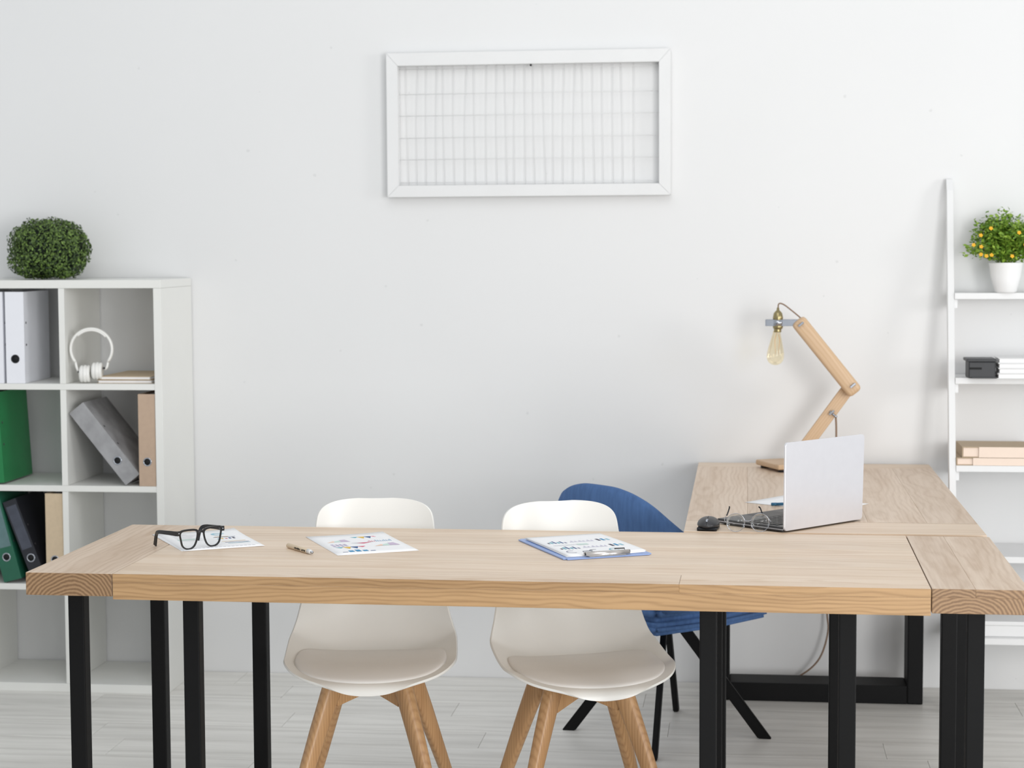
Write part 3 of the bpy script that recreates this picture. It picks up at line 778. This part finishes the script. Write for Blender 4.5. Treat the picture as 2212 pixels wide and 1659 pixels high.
# bracket and socket
HX, HZ = .108-.165, 1.292-T
bm = bmesh.new()
addbox(bm, HX-.040, TP.x+.004, -.0440, -.0415, HZ-.013, HZ+.009, .0005, 1); addbox(bm, HX-.040, TP.x+.004, -.0205, -.018, HZ-.013, HZ+.009, .0005, 1)
addbox(bm, HX-.0425, HX-.040, -.0440, -.018, HZ-.013, HZ+.009, .0005, 1)
mt = Matrix.Rotation(R(7), 4, 'Y')
link('bracket', finish(bm, 'bracket'), M['chrome'], lp, rot=(0, 0, 0))
lathe('clamp_ring', [(.0165, -.011), (.0195, -.011), (.0195, .008), (.0165, .008), (.0165, -.011)], M['chrome'], lp, (HX, -.031, HZ), n=28)
lathe('socket', [(0, .050), (.004, .049), (.005, .040), (.009, .037), (.0145, .030), (.0165, .020), (.0175, .014), (.0165, .010), (.0165, -.012), (.0175, -.014), (.0165, -.020), (.013, -.024), (0, -.024)], M['brass'], lp, (HX, -.031, HZ), n=28)
lathe('bulb_cap', [(0, -.020), (.0130, -.020), (.0130, -.026), (.0122, -.028), (.0130, -.030), (.0122, -.034), (0, -.034)], M['brass'], lp, (HX-.001, -.031, HZ), n=24)
lathe('bulb', [(.0125, -.030), (.0135, -.040), (.0185, -.060), (.0245, -.085), (.0285, -.105), (.0290, -.118), (.0265, -.130), (.020, -.139), (.010, -.1445), (0, -.146)], M['bulb'], lp, (HX-.002, -.031, HZ), (0, R(3), 0), 32)
tube('filament', [(HX-.004, -.031, HZ-.036), (HX-.010, -.031, HZ-.060), (HX-.008, -.029, HZ-.110), (HX-.003, -.033, HZ-.062), (HX+.002, -.029, HZ-.110), (HX+.006, -.031, HZ-.060), (HX+.001, -.031, HZ-.036)], .0007, M['filament'], lp, 6)
tube('lamp_cord', bez([(HX, -.031, HZ+.047), (HX+.003, -.031, HZ+.062), (HX+.018, -.031, HZ+.060), (HX+.045, -.033, HZ+.040), (TP.x+.006, -.034, TP.z+.014), (TP.x+.012, -.034, TP.z+.002)], 6), .0024, M['cable'], lp, 8)
pc = [(MP.x+.014, -.012, MP.z-.010), (MP.x+.0165, -.008, MP.z-.05), (MP.x+.017, -.002, MP.z-.11), (MP.x+.018, .02, .020), (MP.x+.020, .10, .0035), (MP.x+.020, .172, .0035), (MP.x+.018, .1795, -.01), (MP.x+.016, .180, -.08), (MP.x+.010, .178, -.30)]
W0 = lambda x, y, z: (x-.165, y+.19, z-T)
pc += [W0(.286, -.012, .40), W0(.287, -.03, .268), W0(.290, -.05, .20), W0(.262, -.06, .11), W0(.205, -.05, .050), W0(.12, -.05, .012), W0(.02, -.05, .0045), W0(-.15, -.03, .0045)]
tube('power_cable', bez(pc, 6), .0033, M['cable'], lp, 8)

# ------------------------------------------------------------------ laptop
la = R(49)
lt = empty('laptop', 'open laptop with a silver lid seen from behind on the side table', 'laptop', (.099, -1.655, T), la)
LWd, LDp = .338, .235
# local x along the hinge, local y = towards the user
box('base_shell', 0, LWd, 0, LDp, .0035, .0075, M['darkgrey'], lt, .002)
box('base_edge', .0, LWd, .0, LDp, .0076, .0092, M['silver'], lt, .0005)
box('base_top', .0008, LWd-.0008, .0008, LDp-.0008, .0093, .0135, M['darkgrey'], lt, .001)
box('palm_deck', .003, LWd-.003, .003, LDp-.003, .0136, .0150, M['darkgrey'], lt, .0005)
box('touchpad', .115, .223, .150, .222, .0151, .0154, M['key'], lt, .0001, 1)
ky = .035
km = None
for r_ in range(6):
    n = 14
    for c_ in range(n):
        x0 = .020+c_*(.298/n)
        bm = bmesh.new()
        if km is None:
            addbox(bm, 0, .298/14-.003, 0, .0148, .0, .0014, .0004, 1); km = finish(bm, 'key')
        else: bm.free()
        link('key', km, M['key'], lt, (x0, ky+r_*.0182, .0151))
bm = bmesh.new(); pl_ = []
for cx_, cz_, a0 in ((LWd-.010, .229, 0), (.010, .229, 90), (.012, .012, 180), (LWd-.012, .012, 270)):
    for k in range(7): pl_.append((cx_+.010*math.cos(R(a0+15*k)), cz_+.010*math.sin(R(a0+15*k))))
ra = [[bm.verts.new((LWd/2+(x-LWd/2)*k, y, .12+(z-.12)*k)) for x, z in pl_] for k, y in ((.993, -.0045), (.999, -.0038), (1, -.0025), (1, .0005))]
bm.faces.new(ra[0]); bm.faces.new(ra[-1][::-1])
for p_, q_ in zip(ra, ra[1:]):
    for k in range(len(pl_)): bm.faces.new((p_[k], p_[(k+1) % len(pl_)], q_[(k+1) % len(pl_)], q_[k]))
lid = link('lid', finish(bm, 'lid'), M['silver'], lt, (0, -.0012, .0025), (R(1), 0, 0))
box('screen', .004, LWd-.004, .0006, .0014, .020, .234, M['screen'], lid, 0)
tube('hinge', [(.03, .004, .0125), (LWd-.03, .004, .0125)], .0048, M['darkgrey'], lt, 12)
for x in (.02, LWd-.02):
    for y in (.02, LDp-.02): lathe('foot', [(0, 0), (.006, 0), (.006, .0036), (0, .0036)], M['rubber'], lt, (x, y, 0), n=12)

# mouse -----------------------------------------------------------------
ms = empty('mouse', 'black wireless computer mouse beside the open laptop', 'mouse', (-.098, -1.600, T), R(-6))
bm = bmesh.new(); bmesh.ops.create_uvsphere(bm, u_segments=32, v_segments=20, radius=1)
for v in bm.verts:
    x, y, z = v.co; k = 1-.12*(y*.5+.5)*abs(y)
    v.co = Vector((x*.0300*(1+.05*math.sin(y*2)), y*.048, .013+(z*.0205*(1+.12*y) if z > 0 else z*.0115)))
link('body', finish(bm, 'body'), M['darkgrey'], ms, smooth=True)
bm = bmesh.new(); addbox(bm, -.0265, .0265, -.042, .042, 0, .008, .007, 3); link('base', finish(bm, 'base'), M['rubber'], ms, smooth=True)
lathe('scroll_wheel', [(0, -.003), (.008, -.003), (.009, 0), (.008, .003), (0, .003)], M['chrome'], ms, (0, -.028, .0225), (0, R(90), 0), 20)
tube('button_seam', [(0, -.0475, .016), (0, -.043, .0212), (0, -.036, .0252), (0, -.010, .0330), (0, .004, .0345)], .0006, M['hole'], ms, 6)

# round glasses ---------------------------------------------------------
rg = empty('glasses', 'round thin metal glasses lying upside down in front of the laptop', 'glasses', (.008, -1.645, T+.0009), R(2))
for s in (-1, 1):
    tube('rim', [(.0325*s+.0245*math.cos(R(a)), .0, .0245+.0245*math.sin(R(a))) for a in range(0, 360, 10)], .0007, M['chrome'], rg, 8, closed=True)
    lathe('lens', [(0, .0004), (.0238, 0), (.0238, -.0004), (0, 0)], M['lens'], rg, (.0325*s, 0, .0245), (R(90), 0, 0), 32)
    tube('temple', bez([(.0585*s, 0, .027), (.061*s, .008, .027), (.058*s-.002, .06, .0285), (.050*s-.004, .095, .030)], 6), .0008, M['chrome'], rg, 6)
    tube('temple_tip', bez([(.050*s-.004, .095, .030), (.047*s-.004, .112, .033), (.042*s-.004, .126, .046), (.040*s-.006, .122, .050)], 5), .0019, M['rubber'], rg, 8)
    tube('nose_pad', bez([(.0125*s, .001, .018), (.010*s, .006, .015), (.0095*s, .006, .010)], 4), .0012, M['chrome'], rg, 6)
tube('bridge', bez([(-.0095, 0, .031), (-.004, 0, .0285), (.004, 0, .0285), (.0095, 0, .031)], 5), .0010, M['chrome'], rg, 8)

# paper and pen behind the laptop
def sheet(name, label, cat, cx, cy, z, rz, w_=.21, h_=.297, curl=0.0, mt_='paper', group=None, parent=None):
    bm = bmesh.new(); n = 8; g = []
    for i in range(n+1):
        row = []
        for k in range(n+1):
            u, v = i/n-.5, k/n-.5
            row.append(bm.verts.new((u*w_, v*h_, .0004+curl*max(0, (u+v)-.55)**2+curl*.6*max(0, (-u+v)-.7)**2)))
        g.append(row)
    for i in range(n):
        for k in range(n): bm.faces.new((g[i][k], g[i+1][k], g[i+1][k+1], g[i][k+1]))
    o = link(name, finish_up(bm, name), M[mt_], parent, (cx, cy, z), (0, 0, rz), True)
    s_ = o.modifiers.new('t', 'SOLIDIFY'); s_.thickness = .00035; s_.offset = -1
    if not parent: tag(o, label, cat, group)
    return o
sheet('paper_sheet', 'blank white sheet mostly hidden behind the laptop lid', 'paper', .181, -1.06, T+.0003, R(54.7))
pn = empty('pen', 'blue pen lying on the sheet behind the laptop', 'pen', (.11, -1.125, T+.006), R(20))
tube('barrel', [(-.02, 0, 0), (.09, 0, 0)], .0042, M['bluepen'], pn, 12); tube('cap', [(-.035, 0, 0), (-.0202, 0, 0)], .0048, M['bluepen'], pn, 12); tube('pen_tip', [(.0902, 0, 0), (.102, 0, 0)], [.004, .0008], M['chrome'], pn, 12)

# ------------------------------------------------------------------ printed sheets
INK = {}
for n_, c_ in (('teal', '5BAFC0'), ('gold', 'E8BE4E'), ('navy', '3B5F92'), ('pink', 'E0607A'), ('mauve', 'CBBBD2'), ('peach', 'F2D3BE'), ('mint', 'CFE4DC'), ('cyan', '3E93C2'), ('grey', '8E8EA6'), ('lilac', 'A9A3C8'), ('dark', '4A4A5E'), ('sky', '9CCBDD'), ('lgrey', 'C9C9D2')):
    INK[n_] = mat('ink_'+n_, c_, .7)
keys = list(INK)
def print_on(parent, shapes, z=.0006, name='printed_chart'):
    """flat ink shapes, coordinates in 0..1 of the sheet (x right, y up), w h from parent"""
    bm = bmesh.new(); mi = []
    used = sorted({s[0] for s in shapes})
    w_, h_ = parent['pw'], parent['ph']
    for si, (ck, poly) in enumerate(shapes):
        f = bm.faces.new([bm.verts.new(((x-.5)*w_, (y-.5)*h_, z+si*6e-6)) for x, y in poly]); f.material_index = used.index(ck)
    me = bpy.data.meshes.new(name); bm.normal_update()
    for f in bm.faces:
        if f.normal.z < 0: f.normal_flip()
    bm.to_mesh(me); bm.free()
    for k in used: me.materials.append(INK[k])
    o = link(name, me, None, parent); o['kind'] = 'stuff'; return o
def rc(c, x0, y0, x1, y1): return (c, [(x0, y0), (x1, y0), (x1, y1), (x0, y1)])
def tri(c, a, b, d): return (c, [a, b, d])
def ringp(c, cx, cy, r0_, r1_, a0, a1, asp=1.0, n=10):
    out = []
    for i in range(n):
        t0, t1 = R(a0+(a1-a0)*i/n), R(a0+(a1-a0)*(i+1)/n)
        out.append((c, [(cx+r0_*math.cos(t0), cy+r0_*asp*math.sin(t0)), (cx+r1_*math.cos(t0), cy+r1_*asp*math.sin(t0)), (cx+r1_*math.cos(t1), cy+r1_*asp*math.sin(t1)), (cx+r0_*math.cos(t1), cy+r0_*asp*math.sin(t1))]))
    return out
# infographic sheet in the middle of the table: near edge runs from (-1.012,-2.136) to (-.823,-2.039)
ia = math.atan2(.097, .189)
inf = sheet('printed_sheet', 'sheet of colourful charts lying beside the beige marker', 'paper', -.9845, -1.9385, T+.0003, ia, .212, .325, .012)
inf['pw'], inf['ph'] = .212, .325
sh_ = []
def zig(x0, y0, w_, h_):
    cs = ('teal', 'gold', 'navy', 'pink'); o = []
    for i, c_ in enumerate(cs):
        a = x0+w_*i/4; s = .5 if i in (0, 3) else 1
        o.append(tri(c_, (a, y0+h_), (a+w_*.30, y0+h_), (a+w_*.16, y0+h_*(1-s))))
    return o
def hill(x0, y0, w_, h_):
    return [tri('peach', (x0, y0), (x0+w_*.45, y0), (x0+w_*.35, y0+h_*.6)), ('mint', [(x0+w_*.3, y0), (x0+w_*.75, y0), (x0+w_*.7, y0+h_*.85), (x0+w_*.4, y0+h_*.5)]), ('mauve', [(x0+w_*.6, y0), (x0+w_, y0), (x0+w_*.9, y0+h_), (x0+w_*.65, y0+h_*.9)])]
# x runs along the near edge (left to right), y away from the camera
sh_ += hill(.12, .62, .30, .12)
sh_ += zig(.50, .74, .34, .10)
for i in range(4):
    for k in range(3): sh_.append(rc('mauve' if (i+k) % 2 else 'lilac', .12+i*.05, .40+k*.045, .155+i*.05, .43+k*.045))
sh_ += [tri('lgrey', (.38, .54), (.70, .56), (.52, .50)), tri('pink', (.45, .53), (.66, .545), (.53, .49))]
sh_ += zig(.12, .27, .36, .10)
for i, (hh, c_) in enumerate(((.02, 'grey'), (.07, 'cyan'), (.09, 'cyan'), (.06, 'cyan'), (.02, 'navy'))): sh_.append(rc(c_, .12+i*.085, .12, .18+i*.085, .12+hh))
for i in range(12): sh_.append(rc('pink' if i < 4 else 'cyan', .62+i*.026, .55, .628+i*.026, .55+.04+.05*((i*5) % 7)/7))
sh_ += hill(.60, .33, .32, .13)
print_on(inf, sh_)
# clipboard
ca = math.atan2(.102, .206)
cb = empty('clipboard', 'blue clipboard holding white chart pages under a chrome clip', 'clipboard', (-.4075, -1.9485, T+.001), ca)
bm = bmesh.new(); addbox(bm, -.117, .117, -.171, .171, 0, .0028, 0)
bmesh.ops.bevel(bm, geom=[e for e in bm.edges if abs((e.verts[0].co-e.verts[1].co).normalized().z) > .9], offset=.008, segments=4, affect='EDGES')
link('board', finish(bm, 'board'), M['bluepp'], cb)
def bowed(x0, x1, y0, y1, z, lift):
    bm = bmesh.new(); n = 12; g = []
    for i in range(n+1):
        row = []
        for k in range(n+1):
            u, v = i/n, k/n; x = x0+(x1-x0)*u; y = y0+(y1-y0)*v
            row.append(bm.verts.new((x, y, z+lift*(1-(1-v)**3)*.5+lift*max(0, u-.55)**2*2*(1-v)+lift*.5*max(0, .35-u)*(1-v))))
        g.append(row)
    for i in range(n):
        for k in range(n): bm.faces.new((g[i][k], g[i+1][k], g[i+1][k+1], g[i][k+1]))
    return finish_up(bm, 'page')
for k in range(3):
    pg = link('page', bowed(-.103+.001*k, .107+.001*k, -.151+.002*k, .150+.001*k, .0034+.0009*k, .003+.0015*k), M['paper'], cb, (0, 0, 0), (0, 0, R(.5*k)), True)
    so = pg.modifiers.new('t', 'SOLIDIFY'); so.thickness = .0003; so.offset = -1
# print follows the top page: near-flat overlay
pg['pw'], pg['ph'] = .206, .296
sh_ = []
def bars(x, y, w_, cs):
    return [rc(c_, x+i*w_, y, x+i*w_+w_*.55, y+hh) for i, (c_, hh) in enumerate(cs)]
for yb in (.60, .30):
    sh_ += bars(.10, yb, .045, (('dark', .05), ('teal', .09), ('navy', .12), ('teal', .07), ('navy', .10), ('grey', .05)))
    sh_ += [rc('lilac', .40+i*.022, yb+.02, .406+i*.022, yb+.04+.08*((i*7) % 5)/5) for i in range(15)]
    sh_ += bars(.78, yb+.02, .062, (('dark', .10), ('cyan', .10), ('sky', .08)))
sh_ += [rc('lgrey', .10, .50, .42, .507), rc('mint', .42, .47, .56, .53), rc('lgrey', .10, .475, .36, .48)]
for cx_, c_ in ((.16, 'grey'), (.46, 'dark'), (.72, 'teal')): sh_ += ringp(c_, cx_, .17, .062, .075, 60, 300, .70)
pr = print_on(pg, sh_, .0)
for v in pr.data.vertices:
    x, y = v.co.x, v.co.y; u = (x+.101)/.21; vv = (y+.147)/.299; zs = v.co.z
    L_ = .006; v.co.z = .0055+zs+L_*(1-(1-min(1, max(0, vv)))**3)*.5+L_*max(0, u-.55)**2*2*(1-vv)+L_*.5*max(0, .35-u)*(1-vv)
cl = empty('tmp', 'x', 'x'); bpy.data.objects.remove(cl)
bm = bmesh.new()
prof = bez([(0, -.168, .006), (0, -.166, .012), (0, -.160, .0155), (0, -.152, .013), (0, -.146, .0095)], 4)
for a, b in ((-.058, .058),):
    ra = [bm.verts.new((a, p.y, p.z)) for p in prof]; rb = [bm.verts.new((b, p.y, p.z)) for p in prof]
    for i in range(len(prof)-1): bm.faces.new((ra[i], rb[i], rb[i+1], ra[i+1]))
cp = link('clip', finish(bm, 'clip'), M['clipmetal'], cb, smooth=True); so = cp.modifiers.new('t', 'SOLIDIFY'); so.thickness = .0012
box('clip_plate', -.050, .050, -.170, -.140, .0029, .0040, M['chrome'], cp, .0004, 1)
for s in (-1, 1): tube('clip_spring', [(s*.050-.008, -.158, .0105), (s*.050+.011, -.158, .0105)], .0042, M['darkgrey'], cp, 12)
tube('clip_lever', [(-.052, -.146, .0095), (-.056, -.138, .0135), (-.030, -.136, .0135)], .0012, M['chrome'], cp, 6)
tube('clip_lever', [(.052, -.146, .0095), (.056, -.136, .0150), (.030, -.134, .0150)], .0016, M['darkgrey'], cp, 6)

# sheets under the black glasses
pa = math.atan2(.129, .193)
for k, (dx, dr, lb) in enumerate(((-.012, 1.5, 'lower printed sheet peeking out under the one below the glasses'), (0, 0, 'printed sheet with a chart directly under the black glasses'))):
    s_ = sheet('printed_sheet', lb, 'paper', -1.391+dx, -1.918-dx*.2, T+.0003+.0006*k, pa+R(dr)-R(4), .210, .310, .02*k, group=None)
    s_['pw'], s_['ph'] = .21, .31
sh_ = [rc('lgrey', .12, .86-.05*i, .12+.35*(.6+.4*((i*3) % 4)/4), .868-.05*i) for i in range(8)]
sh_ += [rc('lgrey', .10+.052*i, .085, .10+.052*i+.035, .10) for i in range(16)]
sh_ += bars(.60, .50, .05, (('teal', .03), ('gold', .05), ('pink', .03), ('navy', .06), ('dark', .07)))
sh_ += [rc('navy', .58, .60, .86, .612), rc('gold', .60, .62, .78, .63), rc('grey', .62, .30, .92, .314), rc('teal', .64, .25, .92, .262), rc('gold', .60, .36, .90, .368), rc('mint', .12, .55, .34, .60)]
sh_ += ringp('sky', .70, .78, .05, .09, 0, 300, .7)
print_on(s_, sh_, .00065)

# marker
mk = empty('marker_pen', 'beige marker with dark lettering left of the chart sheet', 'marker', (-1.1145, -2.0725, T+.0063), math.atan2(-.109, .091))
tube('barrel', [(-.066, 0, 0), (-.065, 0, 0), (.044, 0, 0), (.045, 0, 0)], [.0046, .0062, .0062, .0060], M['marker'], mk, 20)
tube('cap', [(.0452, 0, 0), (.060, 0, 0), (.064, 0, 0)], [.0061, .0057, .0042], M['white_paint'], mk, 20)
tube('end_plug', [(.0641, 0, 0), (.069, 0, 0)], [.0036, .0034], M['chrome'], mk, 16)
bm = bmesh.new(); r4 = random.Random(5)
for i in range(11):
    if i in (4,): continue
    x = .038-i*.0056
    for a in range(2):
        for rowa in (0, 1, 2):
            if r4.random() < .15: continue
            an_ = R(-48+rowa*13+90*0); 
            y0_, z0_ = -math.cos(an_+R(40))*.0062*1.0, math.sin(an_+R(40))*.0062
            p = Vector((x+a*.0022, y0_, z0_))
            addbox(bm, p.x-.0008, p.x+.0008, p.y-.0005, p.y+.0005, p.z-.0009, p.z+.0009)
link('lettering', finish(bm, 'lettering'), M['hole'], mk)

# black thick rimmed glasses --------------------------------------------
bg_ = empty('glasses', 'black thick-rimmed glasses standing on the printed sheets at the left', 'glasses', (-1.377, -2.052, T+.0016), R(50))
out_l = [(.0190, .006), (.030, .0), (.046, .001), (.0565, .009), (.0610, .024), (.0640, .043), (.058, .0505), (.038, .0520), (.016, .0505), (.0080, .045), (.0080, .034), (.0120, .018)]
def scale2(p, c_, k): return (c_[0]+(p[0]-c_[0])*k, c_[1]+(p[1]-c_[1])*k)
cen = (.0365, .0265)
def dens(poly, n=5):
    P = [Vector((x, 0, z)) for x, z in poly]; P = P+P[:3]; o = []
    for i in range(1, len(poly)+1):
        for k in range(n):
            t = k/n; a, b, c, d = P[i-1], P[i], P[i+1], P[i+2] if i+2 < len(P) else P[i+2-len(poly)]
            o.append(.5*((2*b)+(c-a)*t+(2*a-5*b+4*c-d)*t*t+(3*b-a-3*c+d)*t**3))
    return o
for s in (-1, 1):
    inner = [scale2(p, cen, .87) for p in out_l]
    inner = [(x, z-(.0015 if z > .03 else 0)) for x, z in inner]
    O_, I_ = dens(out_l), dens(inner); bm = bmesh.new(); n = len(O_); L4 = []
    for src, y in ((O_, -.002), (O_, .002), (I_, .002), (I_, -.002)): L4.append([bm.verts.new((p.x*s, y, p.z)) for p in src])
    for j in range(4):
        for i in range(n): bm.faces.new((L4[j][i], L4[j][(i+1) % n], L4[(j+1) % 4][(i+1) % n], L4[(j+1) % 4][i]))
    link('rim', finish(bm, 'rim'), M['gloss_black'], bg_)
    bm = bmesh.new(); bm.faces.new([bm.verts.new((p.x*s, 0, p.z)) for p in I_]); link('lens', finish(bm, 'lens'), M['lens'], bg_)
    bm = bmesh.new(); addbox(bm, min(s*.061, s*.072), max(s*.061, s*.072), -.0022, .0035, .037, .0495, .0015, 2)
    link('end_piece', finish(bm, 'end'), M['gloss_black'], bg_)
    lathe('rivet', [(0, .0012), (.0014, .001), (.0018, 0)], M['chrome'], bg_, (s*.0665, -.0022, .0435), (R(90), 0, 0), 10)
    # temple: flat band
    P = bez([(s*.0705, .003, .0432), (s*.0712, .05, .0415), (s*.0700, .088, .0385), (s*.067, .102, .028), (s*.065, .112, .001)], 6)
    bm = bmesh.new(); rings = []
    for i, p in enumerate(P):
        tn = (P[min(i+1, len(P)-1)]-P[max(i-1, 0)]).normalized(); sd = Vector((1, 0, 0)); upv = tn.cross(sd).normalized()
        if upv.z < 0 and i < 5: upv = -upv
        if i > 0 and upv.dot(pu) < 0: upv = -upv
        pu = upv; hh = .0060-.0012*math.sin(math.pi*i/(len(P)-1)); tk = .0014
        rings.append([bm.verts.new(p+sd*a+upv*b) for a, b in ((-tk, -hh), (tk, -hh), (tk, hh), (-tk, hh))])
    for a, b in zip(rings, rings[1:]):
        for k in range(4): bm.faces.new((a[k], a[(k+1) % 4], b[(k+1) % 4], b[k]))
    bm.faces.new(rings[0]); bm.faces.new(rings[-1])
    link('temple', finish(bm, 'temple'), M['gloss_black'], bg_)
bm = bmesh.new(); addtube(bm, bez([(-.0100, 0, .040), (-.005, 0, .0425), (0, 0, .043), (.005, 0, .0425), (.0100, 0, .040)], 4), 0, 10, True, (.0024, .0036))
link('bridge', finish(bm, 'bridge'), M['gloss_black'], bg_, smooth=True)
